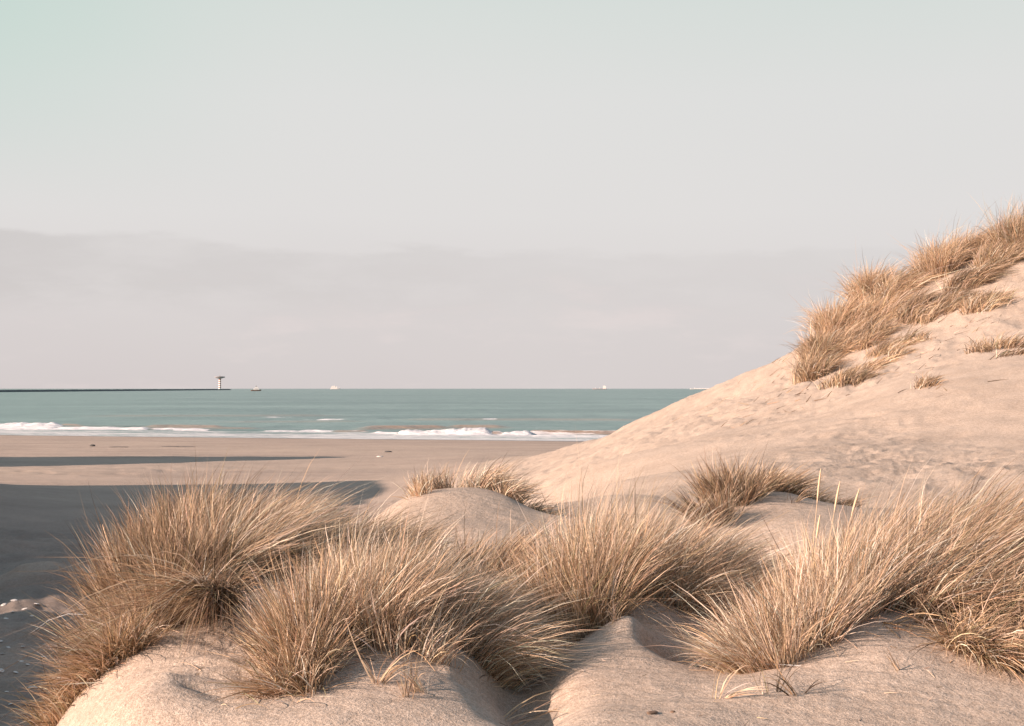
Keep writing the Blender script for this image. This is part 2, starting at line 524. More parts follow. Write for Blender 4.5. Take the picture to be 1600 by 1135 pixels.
def sand_material():
    m, t = mat('sand')
    c = t.n('ShaderNodeTexCoord').outputs['Object']
    wet_shade = t.n('ShaderNodeAttribute', attribute_name='wet_shade').outputs['Fac']
    damp_shade = t.n('ShaderNodeAttribute', attribute_name='damp_shade').outputs['Fac']
    g1 = t.noise(c, 300.0, 2.0, 0.7)
    g2 = t.noise(c, 95.0, 3.0, 0.7)
    g4 = t.noise(c, 24.0, 4.0, 0.7)
    g3 = t.noise(c, 1.3, 4.0, 0.55)
    dry = t.mix(t.smooth(g3, 0.3, 0.7), (0.460, 0.375, 0.305, 1), (0.530, 0.438, 0.360, 1))
    speck = t.mix(t.smooth(g1, 0.35, 0.68), (0.66, 0.62, 0.60, 1), (1.24, 1.25, 1.26, 1))
    speck2 = t.mix(t.smooth(g2, 0.30, 0.70), (0.76, 0.74, 0.72, 1), (1.18, 1.18, 1.18, 1))
    speck4 = t.mix(t.smooth(g4, 0.30, 0.70), (0.86, 0.84, 0.82, 1), (1.10, 1.10, 1.10, 1))
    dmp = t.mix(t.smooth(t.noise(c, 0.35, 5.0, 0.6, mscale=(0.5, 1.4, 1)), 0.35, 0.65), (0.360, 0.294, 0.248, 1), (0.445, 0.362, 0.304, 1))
    col = t.mix(damp_shade, dry, dmp)
    col = t.mix(wet_shade, col, (0.115, 0.100, 0.090, 1))
    # dark grains of shell and bark, thicker in drifts
    drift = t.smooth(t.noise(c, 2.2, 3.0, 0.6), 0.45, 0.75)
    grit = t.math('MULTIPLY', t.smooth(t.noise(c, 60.0, 2.0, 0.5), 0.66, 0.72), t.math('ADD', drift, 0.25), True)
    col = t.mix(t.math('MULTIPLY', grit, 0.55), col, (0.15, 0.105, 0.075, 1))
    col = t.mix(1.0, t.mix(1.0, t.mix(1.0, col, speck, 'MULTIPLY'), speck2, 'MULTIPLY'), speck4, 'MULTIPLY')
    h = t.math('ADD', t.math('MULTIPLY', g2, 0.004), t.math('MULTIPLY', g1, 0.0014))
    h = t.math('ADD', h, t.math('MULTIPLY', g4, 0.012))
    # small wind ripples that come and go
    rip = t.n('ShaderNodeTexWave', wave_type='BANDS', bands_direction='DIAGONAL', wave_profile='SIN', i_Scale=3.4, i_Distortion=5.5, i_Detail=3.0)
    rip.inputs['Detail Scale'].default_value = 1.1
    mpp = t.n('ShaderNodeMapping'); t.set(mpp.inputs[0], c); mpp.inputs[3].default_value = (0.55, 1.5, 0.4)
    t.set(rip.inputs[0], mpp.outputs[0])
    where = t.smooth(t.noise(c, 0.8, 3.0, 0.5), 0.42, 0.62)
    h = t.math('ADD', h, t.math('MULTIPLY', t.math('MULTIPLY', rip.outputs['Fac'], where), 0.0028))
    rip2 = t.noise(c, 9.0, 3.0, 0.6, mscale=(0.45, 1.6, 1.0), dist=0.4)
    h = t.math('ADD', h, t.math('MULTIPLY', rip2, 0.006))
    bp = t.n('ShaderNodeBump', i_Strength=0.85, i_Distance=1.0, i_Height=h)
    b = t.n('ShaderNodeBsdfPrincipled', i_Base_Color=col, i_Roughness=t.smooth(wet_shade, 0.0, 1.0, 0.95, 0.32), i_Normal=bp.outputs[0])
    b.inputs['Specular IOR Level'].default_value = 0.25
    finish(t, b.outputs[0])
    return m

def water_material():
    m, t = mat('sea_water')
    c = t.n('ShaderNodeTexCoord').outputs['Object']
    foam = t.n('ShaderNodeAttribute', attribute_name='foam').outputs['Fac']
    turb = t.n('ShaderNodeAttribute', attribute_name='turbid').outputs['Fac']
    thin = t.n('ShaderNodeAttribute', attribute_name='thin').outputs['Fac']
    sw = t.noise(c, 0.02, 6.0, 0.62, mscale=(0.35, 1.0, 1.0))
    sw2 = t.noise(c, 0.16, 5.0, 0.65, mscale=(0.35, 1.0, 1.0))
    sw3 = t.noise(c, 1.1, 4.0, 0.65, mscale=(0.5, 1.0, 1.0))
    base = t.mix(t.smooth(sw, 0.3, 0.7), (0.080, 0.148, 0.138, 1), (0.170, 0.262, 0.238, 1))
    st1 = t.noise(c, 0.20, 4.0, 0.65, mscale=(1.0, 0.32, 1.0))
    st2 = t.noise(c, 0.06, 4.0, 0.65, mscale=(1.0, 0.12, 1.0))
    base = t.mix(t.smooth(st1, 0.48, 0.70, 0.0, 0.55), base, (0.055, 0.108, 0.104, 1))
    base = t.mix(t.smooth(st2, 0.48, 0.70, 0.0, 0.45), base, (0.060, 0.120, 0.114, 1))
    base = t.mix(t.smooth(st1, 0.42, 0.28, 0.0, 0.35), base, (0.24, 0.33, 0.31, 1))
    base = t.mix(turb, base, (0.300, 0.212, 0.160, 1))
    lace = t.smooth(t.math('ADD', thin, t.math('MULTIPLY', t.math('SUBTRACT', sw3, 0.5), 1.1)), 0.42, 0.70)
    fm = t.smooth(t.math('ADD', foam, t.math('MULTIPLY', t.math('SUBTRACT', sw3, 0.5), 0.5)), 0.35, 0.60)
    fcol = t.mix(t.smooth(sw3, 0.3, 0.7), (0.56, 0.55, 0.56, 1), (0.80, 0.76, 0.75, 1))
    fa = t.math('MAXIMUM', fm, t.math('MULTIPLY', lace, 0.75))
    col = t.mix(fa, base, fcol)
    h = t.math('ADD', t.math('MULTIPLY', sw2, 1.3), t.math('MULTIPLY', sw3, 0.22))
    h = t.math('ADD', h, t.math('MULTIPLY', t.noise(c, 6.0, 3.0, 0.6, mscale=(0.5, 1.0, 1.0)), 0.03))
    bp = t.n('ShaderNodeBump', i_Strength=1.0, i_Distance=1.0, i_Height=h)
    b = t.n('ShaderNodeBsdfPrincipled', i_Base_Color=col, i_Roughness=t.smooth(fa, 0.0, 1.0, 0.28, 0.8), i_IOR=1.33, i_Normal=bp.outputs[0])
    b.inputs['Specular IOR Level'].default_value = 0.36
    finish(t, b.outputs[0])
    return m

def grass_material():
    m, t = mat('marram_blade')
    a = t.n('ShaderNodeAttribute', attribute_name='tint')
    c = t.n('ShaderNodeTexCoord').outputs['Object']
    nz = t.noise(c, 30.0, 2.0, 0.6)
    col = t.mix(t.smooth(nz, 0.3, 0.7, 0.0, 0.35), a.outputs['Color'], t.mix(1.0, a.outputs['Color'], (0.72, 0.66, 0.60, 1), 'MULTIPLY'))
    b = t.n('ShaderNodeBsdfPrincipled', i_Base_Color=col, i_Roughness=0.55)
    b.inputs['Specular IOR Level'].default_value = 0.3
    tr = t.n('ShaderNodeBsdfTranslucent', i_Color=col)
    mx = t.n('ShaderNodeMixShader', i_0=0.24)
    t.t.links.new(b.outputs[0], mx.inputs[1])
    t.t.links.new(tr.outputs[0], mx.inputs[2])
    finish(t, mx.outputs[0])
    return m

M_SAND = sand_material()
M_SEA = water_material()
M_GRASS = grass_material()

# ------------------------------------------------------------------ ground sheet
def axis_theta(fine, lim_in, coarse):
    a = list(np.arange(-lim_in, lim_in + 1e-9, fine))
    o = []
    t = lim_in
    st = fine
    while t < 180:
        st = min(coarse, st * 1.25)
        t += st
        if t < 180 - coarse * 0.4: o.append(t)
    return np.radians(np.array([-q for q in o[::-1]] + a + o))

def radial(spec):
    out = [spec[0][0]]
    for (r0, r1, st) in spec:
        n = max(1, int(math.ceil(math.log(r1 / r0) / st)))
        out += list(np.exp(np.linspace(math.log(r0), math.log(r1), n + 1))[1:])
    return np.array(out)

def make_ground():
    th = axis_theta(0.062, 21.5, 3.0)
    r = radial([(0.8, 4.6, 0.06), (4.6, 13.0, 0.0052), (13.0, 34.0, 0.0040), (34.0, 62.0, 0.0075), (62.0, 140.0, 0.010), (140.0, 900.0, 0.15)])
    T, RR = np.meshgrid(th, r)
    x, y = cart(T, RR)
    zc = np.concatenate([height(x[i:i + 60], y[i:i + 60]) for i in range(0, len(r), 60)])
    z = zc + CAMZ
    s = shore_y(x) - y
    wig = 1.2 * fbm(x * 0.15, y * 0.15, 90, 2)
    wet_shade = 1 - sstep(s + wig, 1.5, 7.0)
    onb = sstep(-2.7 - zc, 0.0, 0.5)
    damp_shade = onb * (0.70 + 0.6 * sstep(-s, -40, -12) * 0.5)
    damp_shade = np.clip(damp_shade + 0.7 * fbm(x * 0.08, y * 0.25, 91, 3) * onb, 0, 1)
    # low ground on the left: moisture, plus darkening painted in to deepen its shade
    damp_shade = np.maximum(damp_shade, onb * (1 - sstep(y, 38, 52)) * 1.0)
    wet_shade = np.maximum(wet_shade, 0.55 * onb * (1 - sstep(y, 22, 46)) * np.clip(0.7 + fbm(x * 0.5, y * 0.5, 93, 4), 0, 1))
    nr, nt = x.shape
    V = np.stack([x, y, z], -1).reshape(-1, 3)
    idx = np.arange(nr * nt).reshape(nr, nt)
    nx = np.roll(idx, -1, 1)
    q = np.stack([idx[:-1], nx[:-1], nx[1:], idx[1:]], -1).reshape(-1, 4)
    cen = len(V)
    V = np.vstack([V, [[0, 0, float(z[0].mean())]]])
    tri = np.stack([np.full(nt, cen), nx[0], idx[0]], -1)
    me = mesh_np('sand', V, [q, tri], True, {'wet_shade': ('FLOAT', np.append(wet_shade.ravel(), 0)), 'damp_shade': ('FLOAT', np.append(damp_shade.ravel(), 0))})
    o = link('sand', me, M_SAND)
    o['kind'] = 'structure'
make_ground()

# ------------------------------------------------------------------ sea
def make_sea():
    th = axis_theta(0.075, 21.5, 3.0)
    th = th[(th > -R(88)) & (th < R(88))]
    r = radial([(70.0, 108.0, 0.02), (108.0, 185.0, 0.0022), (185.0, 320.0, 0.012), (320.0, 60000.0, 0.12)])
    T, D = np.meshgrid(th, r)
    tt = np.clip(T, -R(70), R(70))
    x, y = np.sin(T) / np.cos(tt) * D, np.cos(T) / np.cos(tt) * D
    U = 800 + F * np.tan(np.clip(T, -1.4, 1.4))
    s = y - shore_y(x)                      # metres seaward of the water's edge
    z = np.zeros_like(x)
    foam = np.zeros_like(x); turb = np.zeros_like(x); thin = np.zeros_like(x)
    jag = fbm(x * 0.7, y * 0.05, 11, 4, 0.6)
    wav = fbm(x * 0.06, x * 0 + 3.0, 12, 3)
    def sea_d(v): return CAMZ * F / (v - HZ)
    def ridge(u0, u1, v0, v1, h, wf, wb, fo, tu, soft=25, rough=0.0):
        """a wave crest between columns u0..u1; v0/v1 is the row of its foot at either end"""
        nonlocal z, foam, turb
        t = np.clip((U - u0) / (u1 - u0), 0, 1)
        d = CAMZ * F / ((v0 + (v1 - v0) * t) - HZ) + 1.2 * wav
        m = sstep(U, u0 - soft, u0 + soft) * (1 - sstep(U, u1 - soft, u1 + soft))
        q = y - d
        prof = np.where(q < 0, np.exp(-(q / wf) ** 2), np.exp(-(q / wb) ** 2))
        hh = 0.64 * h * (1 + rough * 1.2 * jag)
        z = np.maximum(z, hh * prof * m) if h > 0 else z
        near = np.exp(-((q + wf * 0.3) / (wf * 1.5)) ** 4) * m
        if fo: foam = np.maximum(foam, fo * near * (0.85 + 0.5 * jag))
        if tu: turb = np.maximum(turb, tu * near)
    # left breaker
    ridge(-260, 96, 665, 667, 0.62, 1.6, 3.5, 1.3, 0, 14, 0.55)
    ridge(94, 128, 666, 667, 0.45, 1.5, 3.0, 0, 0.9, 10)
    ridge(228, 350, 668, 669, 0.48, 1.5, 3.0, 0, 0.85, 16)
    ridge(96, 232, 667, 668, 0.34, 1.3, 3.0, 0, 0.15, 16)
    ridge(-260, 232, 670, 671, 0.34, 1.3, 2.5, 1.2, 0, 12, 0.6)
    ridge(120, 230, 669.5, 671, 0.30, 1.0, 2.5, 1.1, 0, 12, 0.6)
    ridge(232, 330, 671, 672, 0.22, 1.1, 2.5, 0.9, 0.7, 16, 0.6)
    ridge(270, 326, 672.5, 673, 0.18, 0.8, 1.5, 1.2, 0, 8, 0.5)
    ridge(326, 400, 670, 670, 0.20, 1.2, 2.5, 0, 0.6, 22)
    # middle
    ridge(412, 522, 674.5, 674.5, 0.22, 0.8, 2.0, 1.0, 0, 8, 0.6)
    ridge(520, 575, 675, 675, 0.26, 0.9, 2.0, 0, 0.8, 8)
    ridge(565, 700, 671, 670, 0.60, 1.6, 3.0, 0, 0.85, 22)
    ridge(585, 628, 677, 678, 0.20, 0.9, 2.0, 0.9, 0.6, 8, 0.5)
    ridge(622, 768, 679, 679.5, 0.72, 1.3, 2.6, 1.35, 0, 8, 0.7)
    ridge(766, 786, 679.5, 679.5, 0.52, 0.9, 2.4, 0, 1.0, 4)
    ridge(700, 790, 669, 669, 0.55, 1.5, 3.0, 0, 0.8, 22)
    ridge(785, 830, 680, 680, 0.55, 1.1, 2.4, 1.3, 0, 6, 0.7)
    ridge(826, 1010, 679, 680, 0.60, 1.0, 2.4, 0.0, 0.95, 8, 0.1)
    ridge(830, 1010, 682, 683, 0.10, 0.5, 1.5, 1.0, 0, 10, 0.6)
    # farther swells
    ridge(400, 470, 652.5, 652.5, 0.15, 1.2, 4, 0.75, 0, 25, 0.4)
    ridge(470, 560, 656.5, 656, 0.15, 1.2, 4, 0.8, 0, 25, 0.4)
    ridge(753, 778, 656.5, 656.5, 0.25, 1.5, 3, 1.1, 0, 5, 0.3)
    ridge(150, 520, 650.5, 650, 0.30, 3.5, 5, 0, 0.35, 50)
    ridge(640, 1000, 656, 657, 0.30, 3.0, 5, 0, 0.45, 40)
    ridge(350, 560, 660, 659, 0.22, 2.0, 4, 0, 0.35, 40)
    # swash: lacy foam over the last metres of water
    lines = fbm(x * 0.05, s * 0.75, 15, 4, 0.6)
    thin = (1 - sstep(s, 12, 24)) * (0.78 + 0.8 * lines)
    thin = np.maximum(thin, (1 - sstep(s, 0.0, 2.2)) * 0.8)
    mid_blue = sstep(U, 330, 380) * (1 - sstep(U, 430, 620)) 
    thin = thin - 0.15 * mid_blue * sstep(s, 2, 6)
    z = z + 0.05 * fbm(x * 0.25, y * 0.6, 16, 3) * sstep(s, 4, 25) * (1 - sstep(y, 200, 300))
    z = z + 0.012
    nr, nt = x.shape
    V = np.stack([x, y, z], -1).reshape(-1, 3)
    idx = np.arange(nr * nt).reshape(nr, nt)
    q = np.stack([idx[:-1, :-1], idx[:-1, 1:], idx[1:, 1:], idx[1:, :-1]], -1).reshape(-1, 4)
    me = mesh_np('sea', V, [q], True, {'foam': ('FLOAT', foam), 'turbid': ('FLOAT', turb), 'thin': ('FLOAT', thin)})
    o = link('sea', me, M_SEA)
    o['kind'] = 'structure'
make_sea()

# ------------------------------------------------------------------ far things on the water
M_ROCK = simple('hazed_armour_rock', (0.085, 0.096, 0.094), 0.9, 0.4, 0.2)  # rock tone lifted to put distance haze into the colour
M_WHITE = simple('white_paint', (0.80, 0.77, 0.74), 0.5, 0.04)
M_RED = simple('red_band_paint', (0.42, 0.16, 0.10), 0.55, 0.08)
M_GREY = simple('hazed_grey_steel', (0.36, 0.33, 0.33), 0.6, 0.1)  # steel paled so the tower looks hazy; the haze is in the colour
M_HULL = simple('dark_hull_paint', (0.30, 0.19, 0.15), 0.5, 0.1)
M_PALE = simple('pale_ship_paint', (0.74, 0.69, 0.66), 0.6, 0.04)
M_GLASS = simple('dark_cabin_glass', (0.04, 0.05, 0.06), 0.15, 0.05)

def make_breakwater():
    n = 420
    V, Fc = [], []
    for i in range(n + 1):
        u = -160 + (358 + 160) * i / n
        d = CAMZ * F / (5.6 - (5.6 - 2.3) * u / 356)
        x = (u - 800) / F * d
        hh = 2.3 + 0.9 * i / n + random.uniform(-0.3, 0.3)
        prof = [(-16, -1), (-9 + random.uniform(-1, 1), hh * 0.55), (-4, hh), (4, hh), (10, hh * 0.5), (16, -1)]
        for (o, z_) in prof:
            V.append((x + o * 0.35, d + o, z_))
        if i:
            b, a = len(V) - 6, len(V) - 12
            for k in range(5):
                Fc.append((a + k, a + k + 1, b + k + 1, b + k))
    o = build('breakwater', (V, Fc), M_ROCK)
    tag(o, 'long dark rock breakwater running out along the horizon on the left', 'breakwater')
make_breakwater()

def make_tower():
    d = 4150.0
    x = (343.5 - 800) / F * d
    k = d / F                               # metres per photograph pixel
    t = empty('radar_tower', (x, d, 2.0), 'red and white banded tower with a wide flat dark top, on the breakwater', 'tower')
    H = 21.5 * k - 2.0
    w_ = 1.9 * k
    M = prims(); add_lathe(M, (0, 0, 0), [(w_ * 1.05, 0), (w_, H * 0.05), (w_ * 0.86, H * 0.80)], 24); build('column', M, M_WHITE, t, True)
    for i in range(5):
        z0 = H * (0.13 + 0.145 * i)
        M = prims(); add_lathe(M, (0, 0, z0), [(w_ * (1.06 - 0.03 * i), 0), (w_ * (1.05 - 0.03 * i), H * 0.062)], 24); build('band', M, M_RED, t, True)
    M = prims()
    add_lathe(M, (0, 0, H * 0.80), [(w_ * 0.7, 0), (w_ * 1.5, H * 0.035), (8.0 * k, H * 0.11), (8.3 * k, H * 0.15), (7.9 * k, H * 0.17), (w_, H * 0.185)], 40)
    build('platform', M, M_GREY, t)
    M = prims(); add_box(M, (0, 0, H * 1.01), (3.0, 3.0, 3.2)); build('lantern', M, M_GREY, t)
    M = prims(); add_lathe(M, (0, 0, H * 0.985), [(7.7 * k, 0), (7.7 * k, 0.25), (7.5 * k, 0.25), (7.5 * k, 0)], 32); build('railing', M, M_GREY, t)
make_tower()

def hull(M, L, B, D, sheer=0.3, flare=0.75):
    """pointed hull along x"""
    V, Fc = M
    b = len(V)
    n = 14
    for i in range(n + 1):
        t = i / n
        x_ = (t - 0.5) * L
        wdt = B / 2 * (1 - max(0, (t - 0.62) / 0.38) ** 2.0) * (0.82 + 0.18 * min(1, t / 0.12))
        wdt = max(wdt, 0.02)
        top = D * (1 + sheer * max(0, (t - 0.5) * 2) ** 2)
        for (f, z_) in ((flare * 0.6, -0.6), (flare, 0.15 * D), (1, top)):
            V.append((x_, -wdt * f, z_))
        for (f, z_) in ((1, top), (flare, 0.15 * D), (flare * 0.6, -0.6)):
            V.append((x_, wdt * f, z_))
    for i in range(n):
        for k in range(6):
            k2 = (k + 1) % 6
            Fc.append((b + i * 6 + k, b + (i + 1) * 6 + k, b + (i + 1) * 6 + k2, b + i * 6 + k2))
    Fc.append(tuple(b + k for k in range(6)))
    Fc.append(tuple(b + n * 6 + k for k in range(6))[::-1])

def make_boat():
    d = 2500.0
    t = empty('pilot_boat', ((400 - 800) / F * d, d, 0), 'small white motor boat with a low brown hull just right of the tower', 'boat')
    t.rotation_euler = (0, 0, R(12))
    M = prims(); hull(M, 18.0, 5.4, 2.2); build('hull', M, M_HULL, t)
    M = prims(); add_box(M, (0.5, 0, 3.4), (9.6, 4.6, 3.2), 0, 0.94); c = build('cabin', M, M_WHITE, t)
    for sy in (-1, 1):
        for i in range(4):
            M = prims(); add_box(M, (-1.9 + i * 1.6, sy * 2.27, 3.6), (0.9, 0.1, 0.5)); build('window', M, M_GLASS, c)
    M = prims(); add_box(M, (1.0, 0, 6.0), (6.0, 3.8, 2.2), 0, 0.9); c = build('wheelhouse', M, M_WHITE, t)
    M = prims(); add_box(M, (4.0, 0, 6.2), (0.12, 2.8, 0.7)); build('window', M, M_GLASS, c)
    M = prims(); add_lathe(M, (0.4, 0, 7.0), [(0.25, 0), (0.12, 3.4)], 8); add_box(M, (0.4, 0, 9.4), (0.25, 2.4, 0.25)); add_box(M, (0.4, 0, 8.4), (2.4, 1.8, 1.2)); build('mast', M, M_GREY, t)
make_boat()

def make_ship(u, d, L, label, blocks, rot=0.0, hullmat=None, deep=4.0, masts=()):
    t = empty('cargo_ship', ((u - 800) / F * d, d, 0), label, 'ship', 'pale ships far out on the horizon')
    t.rotation_euler = (0, 0, R(rot))
    M = prims(); hull(M, L, L * 0.16, deep, 0.25, 0.9); build('hull', M, hullmat or M_PALE, t)
    for (x_, w_, h_) in blocks:
        M = prims(); add_box(M, (x_, 0, deep + h_ / 2), (w_, L * 0.12, h_), 0, 0.92)
        c = build('superstructure', M, M_PALE, t)
    for (x_, h_) in masts:
        M = prims(); add_lathe(M, (x_, 0, deep), [(0.9, 0), (0.5, h_)], 8); build('mast', M, M_PALE, t)
make_ship(524, 9000, 64, 'pale ship with a tall rounded deckhouse on the horizon right of the tower', [(-12, 26, 16), (-12, 34, 9), (8, 10, 13)], 4, None, 5, [(-4, 24), (24, 12)])
make_ship(937, 9500, 96, 'low pale ship with its deckhouse at the left end, on the middle horizon', [(-32, 20, 17), (-30, 14, 21)], 178, M_HULL, 3.2, [(0, 10), (28, 10)])
make_ship(1104, 8200, 190, 'long low pale ship on the horizon where it meets the dune', [(60, 22, 10), (-20, 100, 2.0)], 0, M_PALE, 4.2, [(-70, 8)])

# ------------------------------------------------------------------ grass
PAL = {
    'straw': (0.67, 0.510, 0.375), 'pale': (0.80, 0.675, 0.555), 'tan': (0.51, 0.365, 0.250), 'gold': (0.58, 0.400, 0.245),
    'brown': (0.28, 0.185, 0.115), 'dark': (0.13, 0.088, 0.060), 'olive': (0.31, 0.27, 0.16), 'grey': (0.48, 0.42, 0.35)}
MIX = {
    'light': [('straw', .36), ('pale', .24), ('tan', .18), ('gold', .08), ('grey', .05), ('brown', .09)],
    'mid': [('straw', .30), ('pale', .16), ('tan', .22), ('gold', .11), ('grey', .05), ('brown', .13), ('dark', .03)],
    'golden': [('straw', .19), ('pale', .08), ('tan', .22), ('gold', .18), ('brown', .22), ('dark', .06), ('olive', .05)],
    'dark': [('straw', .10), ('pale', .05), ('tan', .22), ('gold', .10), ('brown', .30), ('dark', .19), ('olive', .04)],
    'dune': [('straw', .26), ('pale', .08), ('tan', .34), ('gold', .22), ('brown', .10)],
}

def palette(mix, n):
    names, wts = zip(*MIX[mix])
    wts = np.array(wts); wts = wts / wts.sum()
    base = np.array([PAL[q] for q in names])[rng.choice(len(names), n, p=wts)]
    return np.clip(base * rng.normal(1.0, 0.13, (n, 1)) * (1 + rng.normal(0, 0.03, (n, 3))), 0.02, 0.9)

LSC = [0.72]
SPREAD = [1.22]
FANF = [0.62]
DENS = [0.80]
def norm(v):
    return v / np.maximum(np.linalg.norm(v, axis=1, keepdims=True), 1e-9)

def blade_geo(p0, d0, bend, L, wd, seg=5):
    """tapering, twisting ribbons; p0,d0,bend (n,3); L,wd (n,)"""
    n = len(p0)
    s = np.linspace(0, 1, seg + 1)[None, :, None]
    pts = p0[:, None] + L[:, None, None] * (d0[:, None] * s + bend[:, None] * (0.55 * s ** 2 + 0.45 * s ** 3.2))
    tan = d0[:, None] + bend[:, None] * (1.1 * s + 1.44 * s ** 2.2)
    tan /= np.linalg.norm(tan, axis=2, keepdims=True)
    rv = norm(rng.normal(size=(n, 3)) + np.array([0.0, 0.0, 0.0]))
    side = np.cross(tan, rv[:, None])
    side /= np.maximum(np.linalg.norm(side, axis=2, keepdims=True), 1e-6)
    tw = (1 - s ** 2.2 * 0.92)
    off = side * (wd[:, None, None] * 0.5) * tw
    a, b = pts - off, pts + off
    V = np.concatenate([np.stack([a[:, :-1], b[:, :-1]], 2).reshape(n, -1, 3), pts[:, -1:]], 1)   # 2*seg + 1 verts
    k = 2 * seg + 1
    base = (np.arange(n) * k)[:, None]
    quads = []
    for i in range(seg - 1):
        quads.append(base + np.array([[2 * i, 2 * i + 1, 2 * i + 3, 2 * i + 2]]))
    q = np.stack(quads, 1).reshape(-1, 4)
    t = base + np.array([[2 * (seg - 1), 2 * seg - 1, 2 * seg]])
    return V.reshape(-1, 3), q, t, k

def sub(c, rx, ry, n, L, lean=(0, 0), fan=0.5, wind=0.25, droop=0.15, mix='mid', rot=0.0, jit=0.18, tuft=0.062, w=0.0040, lj=0.20, cone=0.45, up=1.0):
    """blades rooted in an elliptical patch round c = (x, y); they grow in small tufts that each lean, bend and weather their own way"""
    n = int(n * DENS[0])
    rx, ry, fan = rx * SPREAD[0], ry * SPREAD[0], fan * FANF[0]
    nt = max(3, int(n / 38))
    a = rng.uniform(0, 2 * math.pi, nt); q = np.sqrt(rng.uniform(0, 1, nt))
    ox, oy = q * np.cos(a), q * np.sin(a)
    wts = rng.gamma(1.6, 1.0, nt); wts /= wts.sum()
    which = rng.choice(nt, n, p=wts)
    tl = np.clip(rng.normal(0.97, 0.21, nt), 0.45, 1.4)
    tlean = rng.normal(0, 0.25, (nt, 2))
    twind = rng.uniform(0.3, 1.7, nt)
    tcol = np.clip(rng.normal(1.0, 0.17, nt), 0.55, 1.4)
    co, si = math.cos(rot), math.sin(rot)
    tx = c[0] + co * ox * rx - si * oy * ry
    ty = c[1] + si * ox * rx + co * oy * ry
    jx, jy = rng.normal(0, tuft, n) * 0.5, rng.normal(0, tuft, n) * 0.5
    x, y = tx[which] + jx, ty[which] + jy
    z = height(x, y) + CAMZ - 0.012
    ex, ey = ox[which] * co - oy[which] * si, ox[which] * si + oy[which] * co
    stray = rng.uniform(size=n) < 0.07
    jj = np.where(stray, 0.5, jit)
    dx = lean[0] + fan * ex + tlean[which, 0] + jx / tuft * cone * 0.6 + rng.normal(0, 1, n) * jj
    dy = lean[1] + fan * ey + tlean[which, 1] + jy / tuft * cone * 0.6 + rng.normal(0, 1, n) * jj
    d0 = norm(np.stack([dx, dy, np.full(n, up)], 1))
    LL = L * LSC[0] * tl[which] * np.clip(rng.normal(1.0 - 0.12 * q[which] ** 2, lj, n), 0.2, 1.6)
    hor = d0.copy(); hor[:, 2] = 0
    wv = wind * twind[which] * rng.uniform(0.5, 1.5, n)
    bend = np.stack([wv, wv * 0.25, np.zeros(n)], 1)
    bend += hor * (droop * rng.uniform(0.2, 1.7, n))[:, None]
    broken = rng.uniform(size=n) < 0.06
    bend[:, 2] -= (droop * 0.9 + abs(wind) * 0.35) * rng.uniform(0.2, 1.6, n) + broken * rng.uniform(0.3, 0.9, n)
    bend += rng.normal(0, 0.05, (n, 3))
    wd = w * rng.uniform(0.55, 1.45, n)
    col = np.clip(palette(mix, n) * tcol[which][:, None], 0.02, 0.88)
    return np.stack([x, y, z], 1), d0, bend, LL, wd, col

def litter(subs, frac=0.035):
    """short dead leaves and shoots lying on the sand round the foot of a tussock"""
    P0, D0, B, LN, WD, CC = [np.concatenate(q) for q in zip(*subs)]
    n = max(20, int(len(P0) * frac))
    k = rng.choice(len(P0), n)
    x = P0[k, 0] + rng.normal(0, 0.11, n); y = P0[k, 1] + rng.normal(-0.05, 0.13, n)
    z = height(x, y) + CAMZ
    a = rng.uniform(0, 2 * math.pi, n)
    d = norm(np.stack([np.cos(a), np.sin(a), rng.uniform(0.02, 0.5, n)], 1))
    bend = np.stack([rng.normal(0, .15, n), rng.normal(0, .15, n), -d[:, 2] * rng.uniform(.4, 1.0, n)], 1)
    return np.stack([x, y, z], 1), d, bend, rng.uniform(.05, .20, n), rng.uniform(.002, .0045, n), palette('dark', n) * rng.uniform(.8, 2.0, (n, 1))

def tussock(name, label, cat, subs, group=None, seg=5, stalks=(), root=None, long=0, single=False):
    if long: subs = subs + [litter(subs)]
    P0, D0, B, LN, WD, CC = [np.concatenate(q) for q in zip(*subs)]
    if root is None:
        root = P0.mean(0); root[2] = P0[:, 2].min()
    o = empty(name, tuple(root), label, cat, group)
    def mk(pname, sel, f=1.0, fw=1.0, tint=1.0):
        V, q, t, k = blade_geo(P0[sel] - root, D0[sel], B[sel], LN[sel] * f, WD[sel] * fw, seg)
        col = np.repeat(np.hstack([np.clip(CC[sel] * tint, 0, .85), np.ones((len(sel), 1))]), k, 0)
        return link(pname, mesh_np(pname, V, [q, t], True, {'tint': ('FLOAT_COLOR', col)}), M_GRASS, o)
    if single:
        for i in range(len(P0)):
            mk('leaf_blade', np.array([i]))
        return o
    pick = rng.choice(len(P0), long, replace=False) if long else np.array([], int)
    b = mk('leaf_blades', np.setdiff1d(np.arange(len(P0)), pick))
    b['kind'] = 'stuff'
    for i in pick:
        CC[i] = np.array(PAL['pale'])
        mk('long_leaf', np.array([i]), 1.25, 1.35)
    for (px, py, L_, lx, ly, wnd) in stalks:
        seed_stalk(o, root, px, py, L_, lx, ly, wnd)
    return o

